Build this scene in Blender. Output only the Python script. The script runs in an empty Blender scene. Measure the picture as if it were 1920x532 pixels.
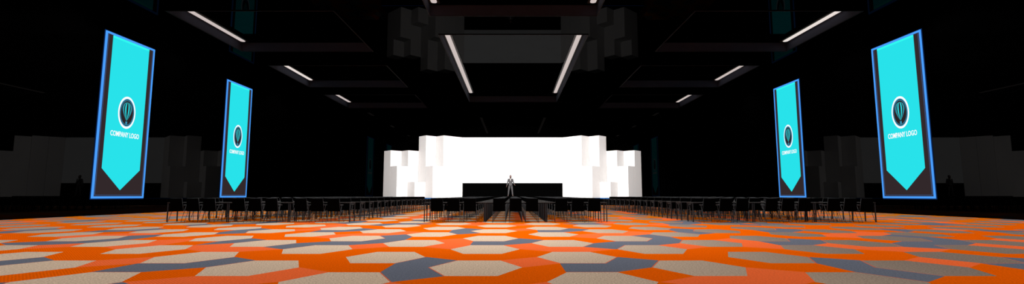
import bpy, bmesh, math, random
from mathutils import Vector, Matrix
random.seed(7)
C = bpy.context.scene.collection
S = bpy.context.scene
# ------------------------------------------------------------------ camera, world, light, exposure
cam_d = bpy.data.cameras.new('camera')
cam = bpy.data.objects.new('camera', cam_d); C.objects.link(cam)
cam_d.sensor_width = 36; cam_d.sensor_fit = 'HORIZONTAL'
cam_d.lens = 924/1920*36
cam_d.shift_x = -1/1920
cam_d.clip_end = 200; cam_d.clip_start = 0.05
cam.location = (0, 0, 1.0)
cam.rotation_euler = (math.radians(90)+math.atan(.1075), 0, 0)
S.camera = cam
w = bpy.data.worlds.new('world'); S.world = w; w.use_nodes = True
w.node_tree.nodes['Background'].inputs[0].default_value = (0, 0, 0, 1)
w.node_tree.nodes['Background'].inputs[1].default_value = 0
S.view_settings.view_transform = 'Standard'; S.view_settings.look = 'None'
S.view_settings.exposure = 0; S.view_settings.gamma = 1; S.view_settings.use_curve_mapping = False

CEIL = 10.32
HALL_W = 20.6
HALL_Y0, HALL_Y1 = -9.0, 53.8
def spot(name, loc, target, power, size, blend, col, r=0.0):
    d = bpy.data.lights.new(name, 'SPOT'); d.energy = power; d.spot_size = math.radians(size); d.spot_blend = blend
    d.color = col; d.shadow_soft_size = r
    o = bpy.data.objects.new(name, d); C.objects.link(o); o.location = loc
    o.rotation_euler = (Vector(target)-Vector(loc)).to_track_quat('-Z', 'Y').to_euler()
    return o
# added fill spots without fixtures, spread under the ceiling to light the hall
for y, p, xs_ in ((3, 620, (-18.6, -6.7, 6.7, 18.6)), (9.5, 900, (-18.6, -6.7, 6.7, 18.6)), (16, 1050, (-18.6, -6.7, 6.7, 18.6)), (22.5, 1050, (-18.6, -6.7, 6.7, 18.6)),
                 (29, 1000, (-18.6, -6.7, 6.7, 18.6)), (35.5, 700, (-18.6, -6.7, 6.7, 18.6)), (42, 950, (-18.6, 18.6))):
    for x in xs_:
        spot('added_fill_spot', (x, y, CEIL-.05), (x, y, 0), p, 160, .6, (1, .955, .93))
# a brighter pool on the open floor in front of the seats
spot('floor_wash', (0, 12.5, CEIL-.05), (-.3, 15.5, 0), 3000, 100, 1, (1, .96, .92))
# stage wash from the middle of the hall
sw = spot('stage_wash', (0, 26.0, 9.0), (0, 49, 3.4), 71000, 66, .15, (1, .975, .965)); sw.scale = (1, .37, 1)   # barn doors: a wide, low beam

# ------------------------------------------------------------------ materials
def principled(name, col, rough=.6, metal=0, spec=.5, emis=None, estr=0):
    m = bpy.data.materials.new(name); m.use_nodes = True
    b = m.node_tree.nodes['Principled BSDF']
    b.inputs['Base Color'].default_value = (*col, 1); b.inputs['Roughness'].default_value = rough
    b.inputs['Metallic'].default_value = metal; b.inputs['Specular IOR Level'].default_value = spec
    if emis:
        b.inputs['Emission Color'].default_value = (*emis, 1); b.inputs['Emission Strength'].default_value = estr
    return m
def noisy(m, scale, amt, bump=0, detail=3):
    nt = m.node_tree; b = nt.nodes['Principled BSDF']; col = tuple(b.inputs['Base Color'].default_value)
    tc = nt.nodes.new('ShaderNodeTexCoord'); n = nt.nodes.new('ShaderNodeTexNoise')
    n.inputs['Scale'].default_value = scale; n.inputs['Detail'].default_value = detail
    nt.links.new(tc.outputs['Object'], n.inputs['Vector'])
    r = nt.nodes.new('ShaderNodeValToRGB'); r.color_ramp.elements[0].position = .3; r.color_ramp.elements[1].position = .7
    r.color_ramp.elements[0].color = tuple(c*(1-amt) for c in col[:3])+(1,)
    r.color_ramp.elements[1].color = tuple(min(1, c*(1+amt)) for c in col[:3])+(1,)
    nt.links.new(n.outputs['Fac'], r.inputs['Fac']); nt.links.new(r.outputs['Color'], b.inputs['Base Color'])
    if bump:
        bp = nt.nodes.new('ShaderNodeBump'); bp.inputs['Strength'].default_value = bump; bp.inputs['Distance'].default_value = .01
        nt.links.new(n.outputs['Fac'], bp.inputs['Height']); nt.links.new(bp.outputs['Normal'], b.inputs['Normal'])
    return m
def mirror_black(name, refl, diff=.0001):
    m = bpy.data.materials.new(name); m.use_nodes = True; nt = m.node_tree
    nt.nodes.clear()
    o = nt.nodes.new('ShaderNodeOutputMaterial'); a = nt.nodes.new('ShaderNodeAddShader')
    d = nt.nodes.new('ShaderNodeBsdfDiffuse'); g = nt.nodes.new('ShaderNodeBsdfGlossy')
    d.inputs['Color'].default_value = (diff, diff, diff, 1)
    tc = nt.nodes.new('ShaderNodeTexCoord'); n = nt.nodes.new('ShaderNodeTexNoise'); n.inputs['Scale'].default_value = .8
    r = nt.nodes.new('ShaderNodeValToRGB')
    r.color_ramp.elements[0].color = (refl*.93, refl*.93, refl*.93, 1); r.color_ramp.elements[1].color = (refl*1.07, refl*1.07, refl*1.07, 1)
    nt.links.new(tc.outputs['Object'], n.inputs['Vector']); nt.links.new(n.outputs['Fac'], r.inputs['Fac']); nt.links.new(r.outputs['Color'], g.inputs['Color'])
    g.inputs['Roughness'].default_value = 0.0
    nt.links.new(d.outputs[0], a.inputs[0]); nt.links.new(g.outputs[0], a.inputs[1]); nt.links.new(a.outputs[0], o.inputs['Surface'])
    return m
def emit(name, col, strength=1.0):
    m = bpy.data.materials.new(name); m.use_nodes = True; nt = m.node_tree; nt.nodes.clear()
    o = nt.nodes.new('ShaderNodeOutputMaterial'); e = nt.nodes.new('ShaderNodeEmission')
    e.inputs['Color'].default_value = (*col, 1); e.inputs['Strength'].default_value = strength
    nt.links.new(e.outputs[0], o.inputs['Surface'])
    return m
def srgb(r, g, b):
    f = lambda c: (c/255/12.92) if c/255 <= .04045 else ((c/255+.055)/1.055)**2.4
    return (f(r), f(g), f(b))
def carpet(name, col, dark, col_right=None, twill=0.0, col_left=None, col_stage=None):
    m = bpy.data.materials.new(name); m.use_nodes = True; nt = m.node_tree; b = nt.nodes['Principled BSDF']
    b.inputs['Roughness'].default_value = 1.0; b.inputs['Specular IOR Level'].default_value = 0.0
    L = nt.links.new
    tc = nt.nodes.new('ShaderNodeTexCoord')
    n1 = nt.nodes.new('ShaderNodeTexNoise'); n1.inputs['Scale'].default_value = 42; n1.inputs['Detail'].default_value = 4; n1.inputs['Roughness'].default_value = .75
    L(tc.outputs['Object'], n1.inputs['Vector'])
    r = nt.nodes.new('ShaderNodeValToRGB'); r.color_ramp.elements[0].position = .34; r.color_ramp.elements[1].position = .6
    r.color_ramp.elements[0].color = (*[c*dark for c in col], 1); r.color_ramp.elements[1].color = (*[min(1, c*1.08) for c in col], 1)
    L(n1.outputs['Fac'], r.inputs['Fac'])
    out = r.outputs['Color']
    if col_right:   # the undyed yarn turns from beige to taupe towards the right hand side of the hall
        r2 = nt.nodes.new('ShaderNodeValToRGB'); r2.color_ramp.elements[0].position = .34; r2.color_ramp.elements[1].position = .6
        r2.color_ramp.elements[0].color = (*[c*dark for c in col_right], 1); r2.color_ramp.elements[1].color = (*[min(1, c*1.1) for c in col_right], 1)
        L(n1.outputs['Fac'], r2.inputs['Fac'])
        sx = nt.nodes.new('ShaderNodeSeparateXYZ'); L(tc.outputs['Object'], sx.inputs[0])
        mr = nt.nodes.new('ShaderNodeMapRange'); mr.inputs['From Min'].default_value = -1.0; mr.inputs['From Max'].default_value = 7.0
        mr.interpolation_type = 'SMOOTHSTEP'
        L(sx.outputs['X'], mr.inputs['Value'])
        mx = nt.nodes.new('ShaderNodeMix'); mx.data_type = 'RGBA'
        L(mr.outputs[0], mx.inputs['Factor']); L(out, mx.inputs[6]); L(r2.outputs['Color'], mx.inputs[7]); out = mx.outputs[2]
    for other, axis, lo, hi in ((col_left, 'X', -8, -17), (col_stage, 'Y', 15, 24)):   # the colour shifts again by the left wall and below the seats
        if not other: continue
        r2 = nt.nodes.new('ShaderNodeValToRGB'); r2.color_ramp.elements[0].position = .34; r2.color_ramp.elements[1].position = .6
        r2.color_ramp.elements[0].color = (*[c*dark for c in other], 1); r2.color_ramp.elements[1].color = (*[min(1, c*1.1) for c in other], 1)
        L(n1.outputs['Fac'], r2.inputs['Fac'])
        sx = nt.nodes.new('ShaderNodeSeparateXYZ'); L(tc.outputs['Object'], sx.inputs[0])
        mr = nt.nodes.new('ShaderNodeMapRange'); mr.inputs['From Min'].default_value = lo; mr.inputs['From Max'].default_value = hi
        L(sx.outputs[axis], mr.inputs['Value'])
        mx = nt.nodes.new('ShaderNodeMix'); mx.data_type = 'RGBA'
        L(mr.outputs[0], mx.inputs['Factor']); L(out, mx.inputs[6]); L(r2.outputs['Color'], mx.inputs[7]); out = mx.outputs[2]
    if twill:
        wv = nt.nodes.new('ShaderNodeTexWave'); wv.inputs['Scale'].default_value = 14; wv.bands_direction = 'DIAGONAL'; wv.inputs['Distortion'].default_value = .6
        L(tc.outputs['Object'], wv.inputs['Vector'])
        mm = nt.nodes.new('ShaderNodeMix'); mm.data_type = 'RGBA'; mm.blend_type = 'MULTIPLY'; mm.inputs['Factor'].default_value = twill
        L(out, mm.inputs[6]); L(wv.outputs['Color'], mm.inputs[7]); out = mm.outputs[2]
    L(out, b.inputs['Base Color'])
    bp = nt.nodes.new('ShaderNodeBump'); bp.inputs['Strength'].default_value = .35; bp.inputs['Distance'].default_value = .006
    L(n1.outputs['Fac'], bp.inputs['Height']); L(bp.outputs['Normal'], b.inputs['Normal'])
    return m
M = {}
M['wall'] = mirror_black('black_mirror_wall', .0062)
M['ceil'] = mirror_black('black_mirror_ceiling', .0056)
M['panel'] = mirror_black('black_coffer_panel', .0095)
M['recess'] = noisy(principled('violet_grey_plaster', (.034, .043, .068), .8, spec=.2), 2, .06)
M['lipm'] = noisy(principled('violet_grey_trim', (.008, .009, .014), .7, spec=.2), 4, .06)
M['channel'] = noisy(principled('black_aluminium_channel', (.02, .02, .018), .5), 20, .1)
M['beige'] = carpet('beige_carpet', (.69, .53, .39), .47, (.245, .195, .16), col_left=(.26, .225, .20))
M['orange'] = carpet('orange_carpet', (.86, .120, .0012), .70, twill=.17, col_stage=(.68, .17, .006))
M['coral'] = carpet('coral_carpet', (.95, .155, .040), .75, twill=.17)
M['slate'] = carpet('slate_carpet', (.140, .156, .200), .60)
M['rim'] = carpet('coral_outline_carpet', (.62, .13, .06), .8)
M['white'] = noisy(principled('white_painted_scenic_block', (.52, .505, .495), .85, spec=.15), 3, .01)
M['stage'] = noisy(principled('black_stage_cloth', (.0006, .0006, .0006), .95, spec=0), 30, .2)
M['screen'] = emit('white_projected_screen', (1, .99, .985), 1.6)
M['led'] = emit('blue_led_strip', srgb(50, 140, 250), 1.1)
M['fabric'] = noisy(principled('black_chair_fabric', (.0012, .0012, .0012), .95, spec=0), 80, .2)
M['tube'] = noisy(principled('dark_grey_metal_tube', (.065, .068, .074), .6, spec=.15), 40, .1)
M['armpad'] = noisy(principled('dark_grey_arm_pad', (.075, .08, .086), .6, spec=.15), 60, .1)
M['tabletop'] = noisy(principled('charcoal_laminate', (.035, .033, .032), .7, spec=.1), 25, .08)
M['tableleg'] = noisy(principled('black_powder_coated_steel', (.024, .027, .031), .6, spec=.15), 50, .1)

# ------------------------------------------------------------------ mesh helpers
class MB:
    def __init__(s): s.v = []; s.f = []; s.mi = []
    def face(s, pts, mi=0):
        b = len(s.v); s.v += [tuple(p) for p in pts]; s.f.append(tuple(range(b, b+len(pts)))); s.mi.append(mi)
    def box(s, x0, x1, y0, y1, z0, z1, mi=0):
        b = len(s.v)
        s.v += [(x0,y0,z0),(x1,y0,z0),(x1,y1,z0),(x0,y1,z0),(x0,y0,z1),(x1,y0,z1),(x1,y1,z1),(x0,y1,z1)]
        for f in ((0,3,2,1),(4,5,6,7),(0,1,5,4),(1,2,6,5),(2,3,7,6),(3,0,4,7)):
            s.f.append(tuple(b+i for i in f)); s.mi.append(mi)
    def prism(s, pts, z0, z1, mi=0):           # pts: ccw polygon in xy
        n = len(pts); b = len(s.v)
        s.v += [(p[0], p[1], z0) for p in pts]+[(p[0], p[1], z1) for p in pts]
        s.f.append(tuple(b+i for i in reversed(range(n)))); s.f.append(tuple(b+n+i for i in range(n))); s.mi += [mi, mi]
        for i in range(n):
            j = (i+1) % n; s.f.append((b+i, b+j, b+n+j, b+n+i)); s.mi.append(mi)
    def tube(s, pts, r, n=8, cap=True, mi=0):
        pts = [Vector(p) for p in pts]; rings = []
        for i, p in enumerate(pts):
            d = (pts[min(i+1, len(pts)-1)]-pts[max(i-1, 0)]).normalized()
            a = Vector((1, 0, 0)) if abs(d.x) < .9 else Vector((0, 0, 1))
            u = d.cross(a).normalized(); v = d.cross(u).normalized()
            rr = r[i] if isinstance(r, (list, tuple)) else r
            rings.append([p+(u*math.cos(2*math.pi*k/n)+v*math.sin(2*math.pi*k/n))*rr for k in range(n)])
        b = len(s.v)
        for R in rings: s.v += [tuple(p) for p in R]
        for i in range(len(rings)-1):
            for k in range(n):
                k2 = (k+1) % n
                s.f.append((b+i*n+k, b+i*n+k2, b+(i+1)*n+k2, b+(i+1)*n+k)); s.mi.append(mi)
        if cap:
            s.f.append(tuple(b+k for k in reversed(range(n)))); s.f.append(tuple(b+(len(rings)-1)*n+k for k in range(n))); s.mi += [mi, mi]
    def loft(s, rings, mi=0, cap=True):
        n = len(rings[0]); b = len(s.v)
        for R in rings: s.v += [tuple(p) for p in R]
        for i in range(len(rings)-1):
            for k in range(n):
                k2 = (k+1) % n; s.f.append((b+i*n+k, b+i*n+k2, b+(i+1)*n+k2, b+(i+1)*n+k)); s.mi.append(mi)
        if cap:
            s.f.append(tuple(b+k for k in reversed(range(n)))); s.f.append(tuple(b+(len(rings)-1)*n+k for k in range(n))); s.mi += [mi, mi]
    def build(s, name, mats, parent=None, bevel=0, smooth=False, fix=True):
        me = bpy.data.meshes.new(name); me.from_pydata(s.v, [], s.f)
        if not isinstance(mats, (list, tuple)): mats = [mats]
        for m in mats: me.materials.append(m)
        me.polygons.foreach_set('material_index', s.mi)
        if fix or bevel:
            bm = bmesh.new(); bm.from_mesh(me)
            if bevel:
                bmesh.ops.remove_doubles(bm, verts=bm.verts, dist=1e-5)
                bmesh.ops.bevel(bm, geom=[e for e in bm.edges if len(e.link_faces) == 2 and e.calc_face_angle(0) > .6], offset=bevel, segments=2, affect='EDGES', profile=.6)
            bmesh.ops.recalc_face_normals(bm, faces=bm.faces); bm.to_mesh(me); bm.free()
        if smooth: me.polygons.foreach_set('use_smooth', [True]*len(me.polygons))
        me.update()
        o = bpy.data.objects.new(name, me); C.objects.link(o)
        if parent: o.parent = parent
        return o
def tag(o, label=None, cat=None, group=None, kind=None):
    if label: o['label'] = label
    if cat: o['category'] = cat
    if group: o['group'] = group
    if kind: o['kind'] = kind
    return o
def empty(name, loc, rz=0):
    o = bpy.data.objects.new(name, None); C.objects.link(o); o.location = loc; o.rotation_euler = (0, 0, rz)
    o.empty_display_size = .2; return o
def copy_tree(o, kids, parent=None):
    c = o.copy(); C.objects.link(c)
    if parent: c.parent = parent
    for ch in kids.get(o, []): copy_tree(ch, kids, c)
    return c
def kids_of(root):
    d = {}
    def rec(o):
        d[o] = [x for x in bpy.data.objects if x.parent == o]
        for x in d[o]: rec(x)
    rec(root); return d

# ------------------------------------------------------------------ room shell
for nm, a in (('wall_left', (-HALL_W-.3, -HALL_W, HALL_Y0, HALL_Y1)), ('wall_right', (HALL_W, HALL_W+.3, HALL_Y0, HALL_Y1)),
              ('wall_back', (-HALL_W-.3, HALL_W+.3, HALL_Y1, HALL_Y1+.3)), ('wall_front', (-HALL_W-.3, HALL_W+.3, HALL_Y0-.3, HALL_Y0))):
    b = MB(); b.box(*a, -.2, 11.6); tag(b.build(nm, M['wall']), kind='structure')
# ceiling with recessed coffers
PLN = 10.88
LX = (-17.62, -9.12)
coffers = []
for y0, y1 in ((13.6, 20.65), (24.24, 31.3), (34.87, 42.0), (45.3, 52.3)):
    coffers.append((LX[0], LX[1], y0, y1, 'L')); coffers.append((-LX[1]+.2, -LX[0]+.2, y0, y1, 'R'))
coffers.append((-4.3, 4.4, 4.1, 24.9, 'C')); coffers.append((-4.3, 4.4, 27.98, 48.8, 'C'))
xs = sorted(set([-HALL_W, HALL_W]+[v for c in coffers for v in c[:2]])); ys = sorted(set([HALL_Y0, HALL_Y1]+[v for c in coffers for v in c[2:4]]))
b = MB()
for i in range(len(xs)-1):
    for j in range(len(ys)-1):
        cx, cy = (xs[i]+xs[i+1])/2, (ys[j]+ys[j+1])/2
        if any(c[0] < cx < c[1] and c[2] < cy < c[3] for c in coffers): continue
        b.face([(xs[i], ys[j], CEIL), (xs[i], ys[j+1], CEIL), (xs[i+1], ys[j+1], CEIL), (xs[i+1], ys[j], CEIL)], 0)
for x0, x1, y0, y1, k in coffers:
    b.face([(x0, y0, PLN), (x0, y1, PLN), (x1, y1, PLN), (x1, y0, PLN)], 1)
    P = [(x0, y0), (x1, y0), (x1, y1), (x0, y1)]
    for i in range(4):
        p, q = P[i], P[(i+1) % 4]
        b.face([(*p, CEIL), (*q, CEIL), (*q, PLN), (*p, PLN)], 2)
b.box(-HALL_W, HALL_W, HALL_Y0, HALL_Y1, 10.95, 11.3, 0)
ce = b.build('ceiling', [M['ceil'], M['panel'], M['recess']], fix=False); tag(ce, kind='structure')
for n, (x0, x1, y0, y1, k) in enumerate(coffers):
    b = MB(); t = .04; zl = CEIL-.035
    b.box(x0-t, x1+t, y0-t, y0, zl, CEIL); b.box(x0-t, x1+t, y1, y1+t, zl, CEIL)
    b.box(x0-t, x0, y0, y1, zl, CEIL); b.box(x1, x1+t, y0, y1, zl, CEIL)
    tag(b.build('trim_%d' % (n+1), M['lipm'], fix=True), kind='structure')
# linear lights in the coffers
M['bar_dim'] = emit('warm_white_diffuser', srgb(203, 190, 186), 1.0)
M['bar_bright'] = emit('bright_warm_white_diffuser', srgb(233, 222, 216), 1.0)
def bar(x, y0, y1, mat, label):
    t = empty('ceiling_light', (x, (y0+y1)/2, PLN)); L = (y1-y0)/2
    h = MB(); h.box(-.27, .27, -L-.1, L+.1, -.05, 0); h.build('channel', M['channel'], t, bevel=.01)
    d = MB(); n = 8; r = .15
    pts = [(r*math.cos(a), L-r+r*math.sin(a)) for a in [math.pi*k/n for k in range(n+1)]]+[(r*math.cos(a), -L+r+r*math.sin(a)) for a in [math.pi+math.pi*k/n for k in range(n+1)]]
    d.prism(pts, -.075, -.045); d.build('diffuser', mat, t)
    tag(t, label, 'ceiling light', 'linear lights in the ceiling coffers')
sidey = ((25.3, 30.9), (36.3, 41.6), (46.9, 51.7))
od = ('nearest', 'second', 'farthest')
for i, (y0, y1) in enumerate(sidey):
    bar(-17.32, y0, y1, M['bar_bright'] if i == 1 else M['bar_dim'], 'linear ceiling light in the %s coffer of the left row' % od[i])
    bar(17.52, y0, y1, M['bar_bright'] if i == 0 else M['bar_dim'], 'linear ceiling light in the %s coffer of the right row' % od[i])
bar(-4.02, 29.2, 46.9, M['bar_dim'], 'long linear light on the left edge of the big central coffer')
bar(4.12, 29.2, 46.9, M['bar_dim'], 'long linear light on the right edge of the big central coffer')
bar(-4.02, 5.3, 24.45, M['bar_dim'], 'linear light cut by the top of the photo, left end')
bar(4.12, 5.3, 24.45, M['bar_dim'], 'linear light cut by the top of the photo, right end')

# ------------------------------------------------------------------ carpet
PX, PZ = 1.553, 2.315
UNITS = {}
#OV-START
OV = {}
for _c, _s in {'orange': '-12,4,NE -11,3,N -11,3,NE -11,4,SE -11,4,R -11,4,L -10,3,N -10,3,NE -10,3,R -10,4,N -10,4,NE -10,4,SE -10,4,R -10,4,L -9,2,N -9,2,R -9,3,N -9,3,NE -9,3,R -9,3,L -9,4,SE -9,4,R -9,4,L -8,2,N -8,2,NE -8,2,R -8,3,N -8,3,NE -8,3,SE -8,3,R -8,4,N -8,4,NE -8,4,SE -8,4,R -8,4,L -7,1,N -7,1,NE -7,1,SE -7,2,NE -7,2,L -7,3,N -7,3,NE -7,3,R -7,3,L -7,4,R -7,4,L -6,1,SE -6,1,R -6,2,L -6,3,N -6,3,NE -6,3,SE -6,3,R -6,4,NE -6,4,SE -6,4,R -6,4,L -5,0,N -5,0,NE -5,0,R -5,1,N -5,2,N -5,2,SE -5,2,R -5,3,N -5,3,NE -5,3,R -5,3,L -5,4,SE -5,4,R -4,0,N -4,0,SE -4,0,R -4,1,N -4,1,SE -4,1,L -4,2,N -4,2,NE -4,2,R -4,2,L -4,3,N -4,3,SE -4,3,R -4,4,N -4,4,L -3,-1,NE -3,-1,L -3,0,NE -3,0,R -3,0,L -3,1,N -3,1,NE -3,2,NE -3,2,L -3,3,N -3,3,NE -3,3,R -3,3,L -3,4,L -2,0,N -2,0,NE -2,0,R -2,1,SE -2,1,R -2,2,L -2,3,N -2,3,NE -2,3,R -2,4,NE -2,4,SE -2,4,R -2,4,L -1,-1,N -1,-1,R -1,0,N -1,0,NE -1,0,R -1,0,L -1,1,N -1,2,N -1,2,SE -1,2,R -1,3,N -1,3,NE -1,3,R -1,3,L -1,4,R 0,-1,N 0,0,N 0,0,SE 0,0,R 0,1,SE 0,1,L 0,2,N 0,2,NE 0,2,R 0,2,L 0,3,N 0,3,SE 0,3,R 0,4,N 0,4,SE 0,4,R 0,4,L 1,-1,NE 1,-1,L 1,0,NE 1,0,R 1,0,L 1,1,N 1,1,NE 1,2,NE 1,2,L 1,3,N 1,3,NE 1,3,R 1,3,L 1,4,SE 1,4,L 2,0,N 2,0,NE 2,0,R 2,1,SE 2,1,R 2,2,L 2,3,N 2,3,NE 2,3,R 2,4,NE 2,4,SE 2,4,R 2,4,L 3,-1,N 3,-1,R 3,0,N 3,0,NE 3,0,R 3,0,L 3,1,N 3,2,N 3,2,SE 3,2,R 3,3,N 3,3,NE 3,3,R 3,3,L 4,-1,N 4,0,N 4,0,SE 4,0,R 4,1,SE 4,1,L 4,2,N 4,2,NE 4,2,R 4,2,L 4,3,N 4,3,NE 4,3,SE 4,3,R 4,4,NE 4,4,SE 4,4,R 4,4,L 5,-1,L 5,0,NE 5,0,R 5,0,L 5,1,N 5,1,NE 5,2,NE 5,2,L 5,3,N 5,3,NE 5,3,R 5,3,L 5,4,R 6,0,N 6,1,R 6,2,L 6,3,N 6,3,NE 6,3,R 6,4,NE 6,4,SE 6,4,R 6,4,L 7,1,N 7,2,N 7,2,NE 7,2,SE 7,2,R 7,3,N 7,3,NE 7,3,R 7,3,L 7,4,SE 7,4,R 8,2,N 8,2,NE 8,2,L 8,3,N 8,3,SE 8,3,R 8,4,N 8,4,NE 8,4,SE 8,4,R 8,4,L 9,2,NE 9,2,L 9,3,N 9,3,NE 9,3,SE 9,3,R 9,3,L 9,4,L 10,3,N 10,3,NE 10,4,NE 10,4,SE 10,4,R 10,4,L 11,3,N 11,3,L 11,4,SE 11,4,R 11,4,L 12,4,N 12,4,L 13,4,L', 'slate': '-9,2,NE -9,3,SE -8,3,L -7,1,R -7,2,N -7,3,SE -7,4,SE -6,1,N -6,2,NE -6,2,SE -6,2,R -6,3,L -6,4,N -5,0,SE -5,1,L -5,2,NE -5,3,SE -5,4,L -4,2,SE -4,3,L -3,-1,N -3,0,SE -3,1,SE -3,1,R -3,1,L -3,2,N -3,3,SE -3,4,SE -3,4,R -2,0,L -2,1,N -2,2,NE -2,2,SE -2,2,R -2,3,L -2,4,N -1,-1,NE -1,0,SE -1,1,L -1,2,NE -1,3,SE -1,4,L 0,0,L 0,1,N 0,2,SE 0,3,L 1,-1,N 1,0,SE 1,1,SE 1,1,R 1,1,L 1,2,N 1,3,SE 1,4,R 2,0,L 2,1,N 2,2,NE 2,2,SE 2,2,R 2,3,L 2,4,N 3,-1,NE 3,0,SE 3,1,L 3,2,NE 3,3,SE 3,4,L 4,0,L 4,1,N 4,2,SE 4,3,L 4,4,N 5,-1,N 5,0,SE 5,1,SE 5,1,R 5,1,L 5,2,N 5,3,SE 5,4,SE 5,4,L 6,1,N 6,2,NE 6,2,SE 6,2,R 6,3,L 6,4,N 7,1,L 7,3,SE 7,4,L 8,3,L 9,2,N 9,4,SE 9,4,R 10,3,L 10,4,N', 'coral': '-7,2,SE -7,2,R -6,1,NE -6,2,N -5,1,NE -5,1,SE -5,1,R -5,2,L -4,0,NE -4,1,NE -4,1,R -4,3,NE -4,4,NE -4,4,SE -4,4,R -3,-1,R -3,0,N -3,2,SE -3,2,R -2,-1,N -2,0,SE -2,1,NE -2,1,L -2,2,N -2,3,SE -1,-1,L -1,1,NE -1,1,SE -1,1,R -1,2,L -1,4,SE 0,0,NE 0,1,NE 0,1,R 0,3,NE 0,4,NE 1,-1,R 1,0,N 1,2,SE 1,2,R 2,-1,N 2,0,SE 2,1,NE 2,1,L 2,2,N 2,3,SE 3,-1,L 3,1,NE 3,1,SE 3,1,R 3,2,L 3,4,SE 3,4,R 4,0,NE 4,1,NE 4,1,R 5,0,N 5,2,SE 5,2,R 6,1,NE 6,1,L 6,2,N 6,3,SE 7,1,NE 7,2,L 8,3,NE'}.items():
    for _t in _s.split(): _q = _t.split(","); OV[(int(_q[0]), int(_q[1]), _q[2])] = _c
#OV-END
def hexc(i, k): return (-.51+PX*i, 7.0+PZ*k+(PZ/2 if i % 2 else 0))
HV = [(.665, 0), (.335, .75), (-.345, .75), (-.665, 0), (-.345, -.75), (.335, -.75)]   # right tip, top right, top left, left tip, bottom left, bottom right
def hv(i, k, n):
    c = hexc(i, k); return (c[0]+HV[n][0], c[1]+HV[n][1])
def nb(i, k, d):
    u = i % 2
    return {'N': (i, k+1), 'NE': (i+1, k+u), 'SE': (i+1, k-1+u), 'NW': (i-1, k+u), 'SW': (i-1, k-1+u)}[d]
def units(i, k):
    NE, SE, NW, SW, N = (nb(i, k, d) for d in ('NE', 'SE', 'NW', 'SW', 'N'))
    return {'N': [hv(i, k, 2), hv(i, k, 1), hv(*N, 5), hv(*N, 4)],
            'NE': [hv(i, k, 1), hv(i, k, 0), hv(*NE, 4), hv(*NE, 3)],
            'SE': [hv(i, k, 0), hv(i, k, 5), hv(*SE, 3), hv(*SE, 2)],
            'R': [hv(i, k, 0), hv(*SE, 2), hv(*NE, 4)],
            'L': [hv(i, k, 3), hv(*NW, 5), hv(*SW, 1)]}
rr = random.Random(11)
def unit_colour(i, k, u):
    key = (i, k, u)
    if key not in UNITS:
        if key in OV: UNITS[key] = OV[key]
        else:
            # far and side cells: the network keeps its mix, with runs that follow a cell's neighbours
            h = random.Random(i*7919+k*104729).random()
            base = 'slate' if h < .17 else ('coral' if h < .42 else 'orange')
            UNITS[key] = base if (base != 'orange' and u in ('NE', 'R', 'SE')) else ('orange' if u != 'N' else ('slate' if .42 < h < .5 else 'orange'))
    return UNITS[key]
fm = MB(); FM = ['beige', 'orange', 'coral', 'slate', 'rim']
for i in range(-15, 16):
    for k in range(-8, 22):
        c = hexc(i, k)
        if abs(c[0]) > HALL_W+2 or c[1] < HALL_Y0-2 or c[1] > HALL_Y1+2: continue
        U = units(i, k)
        for n, p in U.items(): fm.face([(q[0], q[1], 0) for q in p], FM.index(unit_colour(i, k, n)))
        V = [hv(i, k, n) for n in range(6)]; s = .970
        I = [(c[0]+(v[0]-c[0])*s, c[1]+(v[1]-c[1])*s) for v in V]
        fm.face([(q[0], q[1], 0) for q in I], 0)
        side = {0: (i, k, 'NE'), 1: (i, k, 'N'), 2: (*nb(i, k, 'NW'), 'SE'), 3: (*nb(i, k, 'SW'), 'NE'), 4: (i, k-1, 'N'), 5: (i, k, 'SE')}
        for n in range(6):
            m = (n+1) % 6; col = unit_colour(*side[n]); mi = 4 if col == 'slate' else FM.index(col)
            fm.face([(*V[n], 0), (*I[n], 0), (*I[m], 0), (*V[m], 0)], mi)
me = bpy.data.meshes.new('floor'); me.from_pydata(fm.v, [], fm.f)
for n in FM: me.materials.append(M[n])
me.polygons.foreach_set('material_index', fm.mi)
bm = bmesh.new(); bm.from_mesh(me)
for co, no in (((-HALL_W, 0, 0), (-1, 0, 0)), ((HALL_W, 0, 0), (1, 0, 0)), ((0, HALL_Y0, 0), (0, -1, 0)), ((0, HALL_Y1, 0), (0, 1, 0))):
    bmesh.ops.bisect_plane(bm, geom=bm.verts[:]+bm.edges[:]+bm.faces[:], plane_co=co, plane_no=no, clear_outer=True)
for f in bm.faces:
    if f.normal.z < 0: f.normal_flip()
bm.to_mesh(me); bm.free()
fl = bpy.data.objects.new('floor', me); C.objects.link(fl); tag(fl, kind='structure')

# ------------------------------------------------------------------ glowing banners on the side walls
M['frame_blue'] = emit('glowing_blue_neon_frame', srgb(74, 158, 252), 1.0)
M['edge_glow'] = emit('dim_blue_painted_halo', srgb(12, 40, 88), 1.0)
M['frame_inner'] = emit('dim_blue_painted_reflection', srgb(58, 84, 130), 1.0)
M['brown'] = noisy(principled('dark_brown_panel', (.0, .0, .0), .9, spec=0, emis=srgb(50, 40, 42), estr=1), 3, .05)
M['cyan'] = emit('cyan_banner_print', srgb(40, 226, 234), 1.0)
M['cyan_top'] = emit('light_cyan_hem', srgb(48, 250, 240), 1.0)
M['logo_white'] = emit('white_banner_print', (1, 1, 1), 1.0)
M['logo_dark'] = emit('dark_banner_print', srgb(42, 34, 36), 1.0)
M['logo_blue'] = emit('blue_banner_print', srgb(60, 165, 205), 1.0)
def ell(cx, cz, rx, rz, n=48): return [(cx+rx*math.cos(2*math.pi*k/n), cz+rz*math.sin(2*math.pi*k/n)) for k in range(n)]
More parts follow.
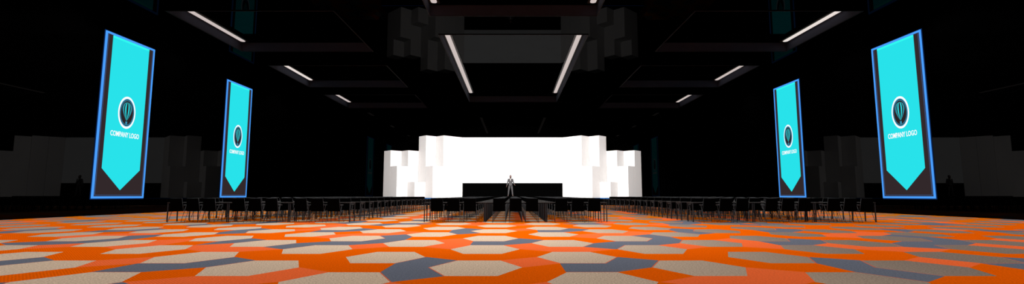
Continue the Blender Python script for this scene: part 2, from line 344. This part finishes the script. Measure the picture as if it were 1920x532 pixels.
def slab(mb, pts, y0, y1, mi=0):      # outline in xz, thickness along y (front is -y)
    n = len(pts); b = len(mb.v)
    mb.v += [(p[0], y0, p[1]) for p in pts]+[(p[0], y1, p[1]) for p in pts]
    mb.f.append(tuple(b+i for i in range(n))); mb.f.append(tuple(b+n+i for i in reversed(range(n)))); mb.mi += [mi, mi]
    for i in range(n):
        j = (i+1) % n; mb.f.append((b+i, b+j, b+n+j, b+n+i)); mb.mi.append(mi)
def ring(mb, o, i_, y0, y1, mi=0):
    n = len(o)
    for k in range(n):
        j = (k+1) % n
        mb.face([(o[k][0], y0, o[k][1]), (i_[k][0], y0, i_[k][1]), (i_[j][0], y0, i_[j][1]), (o[j][0], y0, o[j][1])], mi)
        mb.face([(o[k][0], y0, o[k][1]), (o[j][0], y0, o[j][1]), (o[j][0], y1, o[j][1]), (o[k][0], y1, o[k][1])], mi)
def banner():
    # local: faces -y, x to the viewer's right, z up from the floor
    root = empty('banner', (0, 0, 0)); W = 1.70; z0, z1 = .83, 9.29; t = .105
    f = MB(); f.box(-W, -W+t, -.06, .0, z0, z1); f.box(W-t*.8, W, -.06, 0, z0, z1); f.box(-W+t, W-t*.8, -.06, 0, z0, z0+t); f.box(-W+t, W-t*.8, -.06, 0, z1-t, z1)
    f.build('frame', M['frame_blue'], root)
    e = MB(); g_ = .045; e.box(-W-g_, W+g_, -.015, -.001, z0-g_, z1+g_); e.build('painted_halo', M['edge_glow'], root)  # dim emissive strip that paints the frame's soft glow halo around it
    p = MB(); p.box(-W+t, W-t, -.045, -.017, z0+t, z1-t); p.build('panel', M['brown'], root)
    e = MB(); q = .025; a, b_, c_, d_ = -W+t+.05, W-t-.04, z0+t+.05, z1-t-.03
    e.box(a, a+q, -.055, -.045, c_, d_); e.box(b_-q, b_, -.055, -.045, c_, d_); e.box(a, b_, -.055, -.045, c_, c_+q)
    e.build('painted_reflection', M['frame_inner'], root)  # thin glowing lines painting the frame's reflection along its inner bevel
    cl = MB(); slab(cl, [(-1.25, 9.12), (-1.25, 2.34), (0.0, 1.26), (1.25, 2.34), (1.25, 9.12)], -.07, -.045)
    clo = cl.build('banner_cloth', M['cyan'], root)
    h = MB(); h.box(-1.25, 1.25, -.075, -.045, 9.06, 9.17); h.build('hem', M['cyan_top'], clo)
    cx, cz = .02, 5.35; y = -.07
    g = MB()
    slab(g, ell(cx, cz, .585, .86), y-.004, y, 0)
    slab(g, ell(cx, cz, .50, .745), y-.006, y-.004, 2)
    slab(g, ell(cx, cz, .465, .70), y-.008, y-.006, 1)
    ring(g, ell(cx, cz, .435, .655), ell(cx, cz, .42, .635), y-.010, y-.008, 2)
    # balloon envelope drawn in gores
    def env(sx, n=22):
        pts = []
        for k in range(n+1):
            u = k/n; z = cz+.56-u*.99
            wd = math.sqrt(max(0, 1-((.36-u)/.36)**2)) if u < .36 else (1-((u-.36)/.655)**1.6)
            pts.append((sx*wd, z))
        return pts
    for (a0, a1, mi) in ((.315, .295, 2), (-.315, -.295, 2), (.265, .235, 3), (-.265, -.235, 3), (.15, .07, 3), (-.15, -.07, 3)):
        A = env(a0); B = env(a1)
        for k in range(len(A)-1):
            g.face([(cx+A[k][0], y-.011, A[k][1]), (cx+A[k+1][0], y-.011, A[k+1][1]), (cx+B[k+1][0], y-.011, B[k+1][1]), (cx+B[k][0], y-.011, B[k][1])], mi)
    for (x0, x1, zz0, zz1) in ((-.06, .06, -.50, -.475), (-.05, -.035, -.60, -.48), (.035, .05, -.60, -.48), (-.05, .05, -.62, -.60), (-.035, .035, -.575, -.52)):
        g.box(cx+x0, cx+x1, y-.012, y-.008, cz+zz0, cz+zz1, 2)
    g.build('logo', [M['logo_white'], M['logo_dark'], M['logo_blue'], M['cyan']], clo)
    cu = bpy.data.curves.new('lettering', 'FONT'); cu.body = 'COMPANY LOGO'; cu.size = .36; cu.offset = .005; cu.extrude = .003; cu.align_x = 'CENTER'; cu.resolution_u = 3
    to = bpy.data.objects.new('tmp', cu); C.objects.link(to); bpy.context.view_layer.update()
    dg = bpy.context.evaluated_depsgraph_get(); tm = bpy.data.meshes.new_from_object(to.evaluated_get(dg)); tm.name = 'lettering'
    bpy.data.objects.remove(to)
    xs_ = [v.co.x for v in tm.vertices]; ys_ = [v.co.y for v in tm.vertices]
    sx = 1.93/(max(xs_)-min(xs_)); sy = .275/(max(ys_)-min(ys_)); mx = (max(xs_)+min(xs_))/2; my = min(ys_)
    tm.transform(Matrix.Diagonal((sx, sy, 1, 1)) @ Matrix.Translation((-mx, -my, 0)))
    tm.transform(Matrix.Rotation(math.pi/2, 4, 'X')); tm.transform(Matrix.Translation((.02, -.076, 4.03)))
    tm.materials.clear(); tm.materials.append(M['logo_white'])
    lo = bpy.data.objects.new('lettering', tm); C.objects.link(lo); lo.parent = clo; lo['label'] = 'white capital letters reading COMPANY LOGO'
    return root
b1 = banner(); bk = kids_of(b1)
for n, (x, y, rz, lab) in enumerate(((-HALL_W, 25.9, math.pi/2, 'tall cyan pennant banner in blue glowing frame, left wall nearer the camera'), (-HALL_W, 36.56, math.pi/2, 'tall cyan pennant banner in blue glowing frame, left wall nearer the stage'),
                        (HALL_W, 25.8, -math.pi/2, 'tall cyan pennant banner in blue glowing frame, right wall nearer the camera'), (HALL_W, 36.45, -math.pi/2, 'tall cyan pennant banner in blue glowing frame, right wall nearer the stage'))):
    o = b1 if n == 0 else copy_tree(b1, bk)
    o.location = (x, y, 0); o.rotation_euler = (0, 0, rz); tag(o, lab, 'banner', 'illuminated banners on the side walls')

# ------------------------------------------------------------------ stage
s_ = MB(); s_.box(-4.6, 4.6, 45.4, 48.9, 0, .9); s_.box(-4.6, 4.6, 45.36, 45.40, .84, .9)
st = s_.build('stage_deck', M['stage'], bevel=.01); tag(st, 'low black stage deck in front of the white screen, man standing on it', 'stage')
BASE = .73; A = 1.24/math.sqrt(2); R0 = 49.0; R1 = R0-A+.001
for sgn, side in ((-1, 'left'), (1, 'right')):
    pl = empty('set_platform', (sgn*9.1, 49.6, 0))
    def loc(pts): return [(p[0]-9.1*sgn if False else p[0]-sgn*9.1, p[1]-49.6) for p in pts]
    pts = [(5.25, 47.95), (13.25, 47.95), (13.25, 51.9), (5.25, 51.9)]
    if sgn < 0: pts = [(-p[0], p[1]) for p in reversed(pts)]
    m = MB(); m.prism(loc(pts), 0, BASE-.002); m.build('riser', M['stage'], pl)
    m = MB(); x0, x1 = sorted((sgn*5.3-sgn*9.1, sgn*13.2-sgn*9.1)); m.box(x0, x1, 47.92-49.6, 47.95-49.6, .66, .70); m.build('led_strip', M['led'], pl)
    tag(pl, 'low black riser with blue light strip under the %s white blocks' % side, 'stage')
    def column(x, y, h, label, nm='scenic_column'):
        m = MB(); a = A-.001
        m.prism([(0, 0), (a, a), (0, 2*a), (-a, a)], 0, h)
        c = m.build(nm, M['white'], bevel=.003); c.location = (x, y, BASE)
        tag(c, label, 'stage block', 'white diagonal stage blocks')
        return c
    for x, h, lab in ((12.16, 4.71, 'outermost of the back row'), (10.41, 4.71, 'second from the outside, back row'),
                      (8.65, 6.2, 'third from the outside, tall, back row'), (6.89, 6.2, 'nearest the screen, tall, back row')):
        column(sgn*x, R0, h, 'white angled block column on the %s, %s' % (side, lab))
    for x, h, lab in ((11.28, 3.10, 'front row, outer one'), (9.53, 1.54, 'front row, shortest one'), (7.77, 3.10, 'front row, inner one')):
        column(sgn*x, R1-.005, h, 'white angled block column on the %s, %s' % (side, lab))
    # return wall of angled panels from the tall column back to the screen
    rt = empty('return_wall', (sgn*6.01, R0+A, BASE))
    for q, (xa, ya) in enumerate(((sgn*6.01, R0+A), )):
        xb, yb = sgn*5.13, R0+2*A
        d = Vector((xb-xa, yb-ya)).normalized(); nrm = Vector((-d.y, d.x)) * (1 if sgn < 0 else -1); th = .12
        pp = [(xa, ya), (xb, yb), (xb+nrm.x*th, yb+nrm.y*th), (xa+nrm.x*th, ya+nrm.y*th)]
        pp = [(p[0]-sgn*6.01, p[1]-R0-A) for p in pp]
        for z in range(4):
            m = MB(); m.prism([(p[0]+sgn*.0, p[1]+.012) for p in pp], z*1.55+(.0005 if z else 0), (z+1)*1.55-.0005); m.build('panel', M['white'], rt)
    tag(rt, 'white angled panel joining the tall blocks to the screen on the %s' % side, 'stage panel')
sc_ = empty('projection_screen', (0, 50.81, 2.22))
m = MB(); m.box(-5.138, 5.138, -.03, 0, 0, 4.71); m.build('screen_surface', M['screen'], sc_)
m = MB(); m.box(-5.2, 5.2, 0.0, .06, -.03, 4.68); m.build('screen_frame', M['stage'], sc_)
for x in (-4.6, 0, 4.6):
    m = MB(); m.box(x-.05, x+.05, .06, .14, -2.2, 4.5); m.build('support_post', M['stage'], sc_)
tag(sc_, 'wide blank white screen glowing behind the man on stage', 'screen')
m = MB()
n = 160; row0 = [(-5.1+10.2*k/n, 50.72+.03*math.sin(k*1.25)) for k in range(n+1)]
for k in range(n):
    m.face([(*row0[k], .0), (*row0[k+1], .0), (*row0[k+1], 2.22), (*row0[k], 2.22)])
for k in range(n):
    m.face([(row0[k+1][0], row0[k+1][1]+.02, .0), (row0[k][0], row0[k][1]+.02, .0), (row0[k][0], row0[k][1]+.02, 2.22), (row0[k+1][0], row0[k+1][1]+.02, 2.22)])
tag(m.build('stage_skirt', M['stage'], fix=False), 'black curtain hanging below the white screen behind the stage', 'curtain')

# ------------------------------------------------------------------ tables
TW, TD = 2.275, .60
def make_table():
    t = empty('table', (0, 0, 0))
    m = MB(); m.box(-TW/2, TW/2, 0, TD, .712, .728); m.build('tabletop', M['tabletop'], t, bevel=.004)
    m = MB(); a = TW/2-.01; g = .033
    m.box(-a+g, a-g, .02, .04, .688, .712); m.box(-a+g, a-g, TD-.04, TD-.02, .688, .712)
    for s in (-1, 1): m.box(min(s*a, s*(a-g)), max(s*a, s*(a-g)), .043, TD-.043, .684, .712)
    m.build('table_frame', M['tableleg'], t)
    for sx in (-1, 1):
        for y in (.01, TD-.01-g):
            m = MB(); m.box(min(sx*a, sx*(a-g)), max(sx*a, sx*(a-g)), y, y+g, .0, .712); m.build('leg', M['tableleg'], t, bevel=.004)
    return t
def make_chair():
    t = empty('armchair', (0, 0, 0))
    def curve_panel(z0, z1, w0, w1, y0, y1, th, bow, n=8):
        m = MB(); rows = []
        for j in range(5):
            u = j/4; z = z0+(z1-z0)*u; w_ = w0+(w1-w0)*u; y = y0+(y1-y0)*u
            front = [(-w_+2*w_*k/n, y-bow*(1-(2*k/n-1)**2), z) for k in range(n+1)]
            back = [(p[0], p[1]+th, p[2]) for p in reversed(front)]
            rows.append(front+back)
        m.loft(rows); return m
    m = MB(); m.loft([[(-.2, .11, z), (-.1, .09, z), (.1, .09, z), (.2, .11, z), (.215, .3, z), (.205, .50, z), (.1, .52, z), (-.1, .52, z), (-.205, .50, z), (-.215, .3, z)] for z in (.43, .44, .465, .475)])
    m.build('seat', M['fabric'], t, bevel=.006)
    curve_panel(.405, .880, .232, .218, .085, -.005, .018, .012).build('backrest', M['fabric'], t, bevel=.004)
    m = MB()
    for s in (-1, 1): m.tube([(s*.220, .135, .425), (s*.221, .118, .45), (s*.208, .026, .872)], .0095)
    m.tube([(-.208, .026, .874), (0, .018, .876), (.208, .026, .874)], .0085)
    m.build('back_frame', M['tube'], t, smooth=True)
    m = MB()
    for s in (-1, 1): m.tube([(s*.222, .11, .42), (s*.222, .5, .42)], .013)
    m.tube([(-.222, .49, .42), (.222, .49, .42)], .011); m.tube([(-.222, .16, .42), (.222, .16, .42)], .011)
    m.build('seat_frame', M['tube'], t, smooth=True)
    for s in (-1, 1):
        m = MB(); m.tube([(s*.238, .0, 0), (s*.23, .175, .42)], [.007, .0085]); m.build('leg', M['tube'], t, smooth=True)
        m = MB(); m.tube([(s*.238, .50, 0), (s*.228, .47, .42)], [.007, .0085]); m.build('leg', M['tube'], t, smooth=True)
        m = MB(); m.tube([(s*.23, .175, .42), (s*.232, .26, .625)], .0095); m.loft([[(s*.232-.018, .11, z), (s*.232+.018, .11, z), (s*.232+.022, .25, z), (s*.232+.02, .38, z), (s*.232-.02, .38, z), (s*.232-.022, .25, z)] for z in (.622, .628, .645, .65)])
        m.build('armrest', M['armpad'], t)
    return t
def joined(root, kids, name):
    me_ = bpy.data.meshes.new(name); bm_ = bmesh.new(); mats = []
    for ch in kids[root]:
        n0 = len(bm_.faces); bm_.from_mesh(ch.data); bm_.faces.ensure_lookup_table()
        mt = ch.data.materials[0]
        if mt not in mats: mats.append(mt)
        for f in bm_.faces[n0:]: f.material_index = mats.index(mt)
    bm_.to_mesh(me_); bm_.free()
    for mt in mats: me_.materials.append(mt)
    return me_
ROW0, PITCH, NROW = 18.50, 1.26, 15
ordn = ['first', 'second', 'third', 'fourth', 'fifth', 'sixth', 'seventh', 'eighth', 'ninth', 'tenth', 'eleventh', 'twelfth', 'thirteenth', 'fourteenth', 'fifteenth']
blocks = (('left', (-11.735, -9.452, -7.17)), ('centre', (-2.17, .112, 2.395)), ('right', (7.83, 10.115, 12.40)))
tn = ('left', 'middle', 'right')
table0 = make_table(); tk = kids_of(table0); used_t = False
chair0 = make_chair(); ck = kids_of(chair0); used_c = False
chair_mesh = joined(chair0, ck, 'armchair'); table_mesh = joined(table0, tk, 'table')
DETAIL_T, DETAIL_C = 8, 6
count = 0; rest = []
rowname = lambda r: ('row nearest the camera' if r == 0 else ('row farthest from the camera' if r == NROW-1 else '%s row from the camera' % ordn[r]))
for r in range(NROW):
    y = ROW0+r*PITCH
    for bn, cxs in (blocks[1], blocks[0], blocks[2]):
        for ti, x in enumerate(cxs):
            if r < DETAIL_T:
                if used_t: o = copy_tree(table0, tk)
                else: o = table0; used_t = True
            else: o = bpy.data.objects.new('table', table_mesh); C.objects.link(o)
            o.location = (x, y, 0)
            tag(o, 'black table, %s block of seats, %s, %s of three' % (bn, rowname(r), tn[ti]), 'table', 'black tables in three blocks facing the stage')
            for ci, dx in enumerate((-.605, 0, .605)):
                cxw = x+dx; cyw = y-.32
                if count >= 300: rest.append((cxw, cyw)); continue
                count += 1
                if r < DETAIL_C:
                    if used_c: o = copy_tree(chair0, ck)
                    else: o = chair0; used_c = True
                else: o = bpy.data.objects.new('armchair', chair_mesh); C.objects.link(o)
                o.location = (cxw, cyw, 0)
                tag(o, 'black armchair, %s, %s block, %s table, %s seat' % (rowname(r).replace('from the camera', 'from camera').replace('nearest the camera', 'nearest camera'), bn, tn[ti], tn[ci]), 'chair', 'black armchairs at the tables')
bm = bmesh.new()
for x, y in rest:
    n0 = len(bm.verts); bm.from_mesh(chair_mesh); bm.verts.ensure_lookup_table()
    bmesh.ops.translate(bm, verts=bm.verts[n0:], vec=(x, y, 0))
me = bpy.data.meshes.new('distant_armchairs'); bm.to_mesh(me); bm.free()
for mt in chair_mesh.materials: me.materials.append(mt)
o = bpy.data.objects.new('distant_armchairs', me); C.objects.link(o)
tag(o, 'last rows of black armchairs closest to the stage', 'chair', kind='stuff')
# ------------------------------------------------------------------ the man on the stage
M['skin'] = noisy(principled('brown_skin', (.075, .034, .026), .55), 20, .08)
M['suit'] = noisy(principled('grey_suit_cloth', (.044, .0415, .043), .9, spec=.1), 60, .08)
M['suit_dark'] = noisy(principled('grey_lapel_cloth', (.03, .028, .029), .9, spec=.1), 60, .08)
M['shirt'] = noisy(principled('white_shirt_cotton', (.28, .27, .26), .9, spec=.1), 60, .04)
M['beard'] = noisy(principled('dark_beard_hair', (.012, .009, .008), .9, spec=.1), 90, .3)
M['hair'] = noisy(principled('short_grey_hair', (.06, .055, .05), .95, spec=.1), 90, .3)
M['shoe'] = noisy(principled('tan_shoe_leather', (.04, .026, .02), .5), 40, .15)
M['eye'] = principled('eye_white_and_iris', (.06, .05, .05), .4)
def skin(name, chain, root_v, mat, parent=None, levels=2):
    """chain: dict key -> (co, radius or (rx, ry), parent key)"""
    keys = list(chain); idx = {k: i for i, k in enumerate(keys)}
    me_ = bpy.data.meshes.new(name); me_.from_pydata([chain[k][0] for k in keys], [(idx[chain[k][2]], idx[k]) for k in keys if chain[k][2]], [])
    ob = bpy.data.objects.new(name, me_); C.objects.link(ob)
    sk = ob.modifiers.new('skin', 'SKIN'); sk.use_smooth_shade = True
    if not me_.skin_vertices: 
        bm_ = bmesh.new(); bm_.from_mesh(me_); bm_.verts.layers.skin.verify(); bm_.to_mesh(me_); bm_.free()
    for k in keys:
        r = chain[k][1]; sv = me_.skin_vertices[0].data[idx[k]]
        sv.radius = r if isinstance(r, tuple) else (r, r); sv.use_root = (k == root_v)
    ss = ob.modifiers.new('sub', 'SUBSURF'); ss.levels = levels; ss.render_levels = levels
    bpy.context.view_layer.update()
    out = bpy.data.meshes.new_from_object(ob.evaluated_get(bpy.context.evaluated_depsgraph_get())); out.name = name
    bpy.data.objects.remove(ob)
    out.materials.clear(); out.materials.append(mat); out.polygons.foreach_set('use_smooth', [True]*len(out.polygons))
    o_ = bpy.data.objects.new(name, out); C.objects.link(o_)
    if parent: o_.parent = parent
    return o_
def lerp(a, b, t): return tuple(a[i]+(b[i]-a[i])*t for i in range(3))
man = empty('person', (-.19, 46.8, .9)); man.scale = (1.1, 1.1, 1.1)
# joints: x to the right of the picture, he faces -y
Jt = dict(pel=(0, 0, .93), waist=(0, .0, 1.06), chest=(0, .01, 1.27), neckb=(0, .01, 1.46), neck=(0, 0, 1.52), head0=(0, -.01, 1.58), head1=(0, -.012, 1.66), head2=(0, .0, 1.735),
          shl=(-.175, .01, 1.425), ell=(-.255, .02, 1.14), wrl=(-.315, -.05, .905), shr=(.175, .01, 1.425), elr=(.245, .03, 1.16), wrr=(.335, -.10, 1.0),
          hil=(-.095, 0, .90), knl=(-.15, -.015, .49), anl=(-.195, .02, .085), hir=(.095, 0, .90), knr=(.14, -.02, .49), anr=(.185, .01, .085))
ch = {}
ch['pel'] = (Jt['pel'], (.11, .085), None); ch['waist'] = (Jt['waist'], (.125, .09), 'pel'); ch['chest'] = (Jt['chest'], (.15, .105), 'waist')
ch['neckb'] = (Jt['neckb'], (.085, .07), 'chest'); ch['neck'] = (Jt['neck'], (.055, .058), 'neckb'); ch['head0'] = (Jt['head0'], (.072, .088), 'neck')
ch['head1'] = (Jt['head1'], (.09, .108), 'head0'); ch['head2'] = (Jt['head2'], (.082, .098), 'head1'); ch['head3'] = ((0, .004, 1.785), (.045, .055), 'head2')
for s, q in (('l', -1), ('r', 1)):
    ch['sh'+s] = (Jt['sh'+s], .062, 'neckb'); ch['el'+s] = (Jt['el'+s], .042, 'sh'+s); ch['wr'+s] = (Jt['wr'+s], (.028, .022), 'el'+s)
    ch['hi'+s] = (Jt['hi'+s], .088, 'pel'); ch['kn'+s] = (Jt['kn'+s], .056, 'hi'+s); ch['an'+s] = (Jt['an'+s], .038, 'kn'+s)
    ch['toe'+s] = ((Jt['an'+s][0]+q*.03, Jt['an'+s][1]-.15, .035), (.036, .026), 'an'+s)
    a = Vector(Jt['el'+s]); b_ = Vector(Jt['wr'+s]); d = (b_-a).normalized()
    palm = b_+d*.07; side = Vector((0, -1, 0)); side = (side-d*side.dot(d)).normalized(); nrm = d.cross(side).normalized()*(-q)
    ch['pm'+s] = (tuple(palm), (.036, .018), 'wr'+s)
    for fi, (off, ln) in enumerate(((.028, .075), (.010, .085), (-.010, .078), (-.028, .06))):
        p0 = palm+d*.03+side*off; p1 = p0+d*ln*.5+nrm*.006; p2 = p1+d*ln*.45+nrm*.02
        ch['f%d0%s' % (fi, s)] = (tuple(p0), .0095, 'pm'+s); ch['f%d1%s' % (fi, s)] = (tuple(p1), .009, 'f%d0%s' % (fi, s)); ch['f%d2%s' % (fi, s)] = (tuple(p2), .0075, 'f%d1%s' % (fi, s))
    t0 = b_+d*.035+side*.03; t1 = t0+d*.03+side*.028; t2 = t1+d*.03+side*.006
    ch['t0'+s] = (tuple(t0), .012, 'wr'+s); ch['t1'+s] = (tuple(t1), .0105, 't0'+s); ch['t2'+s] = (tuple(t2), .0085, 't1'+s)
    ch['ear'+s] = ((q*.088, .008, 1.655), (.012, .022), 'head1')
ch['nose'] = ((0, -.128, 1.643), (.012, .016), 'head1')
body = skin('body', ch, 'pel', M['skin'], man)
for q in (-1, 1):
    m = MB(); m.loft([[(q*.03+.010*r_*math.cos(a_), -.108-.006*(1-r_), 1.668+.006*r_*math.sin(a_)) for a_ in [2*math.pi*k/10 for k in range(10)]] for r_ in (1, .7, .3)]); m.build('eye', M['eye'], man, smooth=True)
m = MB(); m.loft([[(.026*math.cos(a_), -.104-.004*j, 1.607+.006*math.sin(a_)) for a_ in [2*math.pi*k/10 for k in range(10)]] for j in range(2)]); m.build('mouth', M['beard'], man)
# beard: shell round the jaw
m = MB(); rows = []
for j, (z, sx, sy) in enumerate(((1.535, .045, .078), (1.55, .062, .092), (1.575, .070, .098), (1.60, .074, .094))):
    rows.append([(sx*math.sin(t), -.012-sy*math.cos(t), z) for t in [math.radians(-88+176*k/14) for k in range(15)]]+[((sx-.02)*math.sin(t), -.012-(sy-.02)*math.cos(t), z) for t in [math.radians(88-176*k/14) for k in range(15)]])
m.loft(rows); m.build('beard', M['beard'], man, smooth=True)
# short hair cap
m = MB(); rows = []
for j in range(8):
    ph = math.radians(-8+j*13.5); rows.append([(.087*math.cos(ph)*math.cos(t), .012+.098*math.cos(ph)*math.sin(t)*(1 if math.sin(t) > 0 else .86), 1.705+.016*(-math.sin(t))*(j < 2)+.098*math.sin(ph)) for t in [2*math.pi*k/20 for k in range(20)]])
m.loft(rows); m.build('hair', M['hair'], man, smooth=True)
tr = {'pel': ((0, 0, .90), (.165, .135), None), 'wst': ((0, 0, 1.03), (.14, .108), 'pel'), 'cr': ((0, 0, .79), (.10, .12), 'pel')}
for s in 'lr':
    tr['hi'+s] = (Jt['hi'+s], .105, 'pel'); tr['th'+s] = (lerp(Jt['hi'+s], Jt['kn'+s], .5), .092, 'hi'+s); tr['kn'+s] = (Jt['kn'+s], .074, 'th'+s)
    tr['cf'+s] = (lerp(Jt['kn'+s], Jt['an'+s], .5), .066, 'kn'+s); tr['an'+s] = ((Jt['an'+s][0], Jt['an'+s][1], .075), .060, 'cf'+s)
skin('trousers', tr, 'pel', M['suit'], man)
jk = {'hem': ((0, 0, .80), (.205, .16), None), 'hp': ((0, 0, .93), (.20, .155), 'hem'), 'waist': (Jt['waist'], (.16, .12), 'hp'), 'rib': ((0, .005, 1.2), (.18, .13), 'waist'), 'chest': ((0, .01, 1.32), (.185, .13), 'rib'), 'top': ((0, .015, 1.43), (.10, .09), 'chest')}
for s in 'lr':
    jk['sh'+s] = (Jt['sh'+s], .082, 'top'); jk['ua'+s] = (lerp(Jt['sh'+s], Jt['el'+s], .5), .067, 'sh'+s); jk['el'+s] = (Jt['el'+s], .06, 'ua'+s); jk['wr'+s] = (lerp(Jt['el'+s], Jt['wr'+s], .93), .045, 'el'+s)
jo = skin('jacket', jk, 'waist', M['suit'], man)
# shirt front, collar, lapels and waistcoat seam
m = MB(); m.loft([[(-.036, -.137, 1.475), (.036, -.137, 1.475), (.036, -.09, 1.475), (-.036, -.09, 1.475)], [(-.045, -.152, 1.40), (.045, -.152, 1.40), (.045, -.10, 1.40), (-.045, -.10, 1.40)], [(-.006, -.157, 1.27), (.006, -.157, 1.27), (.006, -.11, 1.27), (-.006, -.11, 1.27)]]); m.build('shirt', M['shirt'], man)
m = MB(); m.tube([(.066*math.cos(t), .0+.07*math.sin(t), 1.495+.012*math.sin(t)) for t in [math.radians(-62+304*k/16-28+90) if False else math.radians(-70+320*k/16) for k in range(17)]], .016, 6); m.build('collar', M['shirt'], man, smooth=True)
for q in (-1, 1):
    m = MB(); P_ = [(q*.052, 1.48), (q*.10, 1.42), (q*.075, 1.38), (q*.012, 1.24), (q*.004, 1.26), (q*.042, 1.40)]
    if q > 0: P_ = P_[::-1]
    slab(m, P_, -.168, -.135); m.build('lapel', M['suit_dark'], man)
for z in (1.20, 1.12, 1.04):
    m = MB(); m.loft([[(.008*math.cos(a_), -.152-.004*j, z+.008*math.sin(a_)) for a_ in [2*math.pi*k/8 for k in range(8)]] for j in range(2)]); m.build('button', M['suit_dark'], man)
for s, q in (('l', -1), ('r', 1)):
    x, y = Jt['an'+s][0], Jt['an'+s][1]; dx = q*.03; m = MB(); rows = []
    for z, g in ((0, 1.0), (.02, 1.02), (.045, .93), (.07, .7), (.085, .45)):
        yf = y-.17*(1 if z < .05 else (.75 if z < .08 else .5)); rows.append([(x+.048*g*math.cos(t)+dx*(1-math.sin(t))/2, (yf+y+.06)/2+((y+.06-yf)/2)*math.sin(t), z) for t in [2*math.pi*k/16 for k in range(16)]])
    m.loft(rows); m.build('shoe', M['shoe'], man, smooth=True)
tag(man, 'person in grey suit and white shirt standing alone on the stage, arms slightly out', 'person')
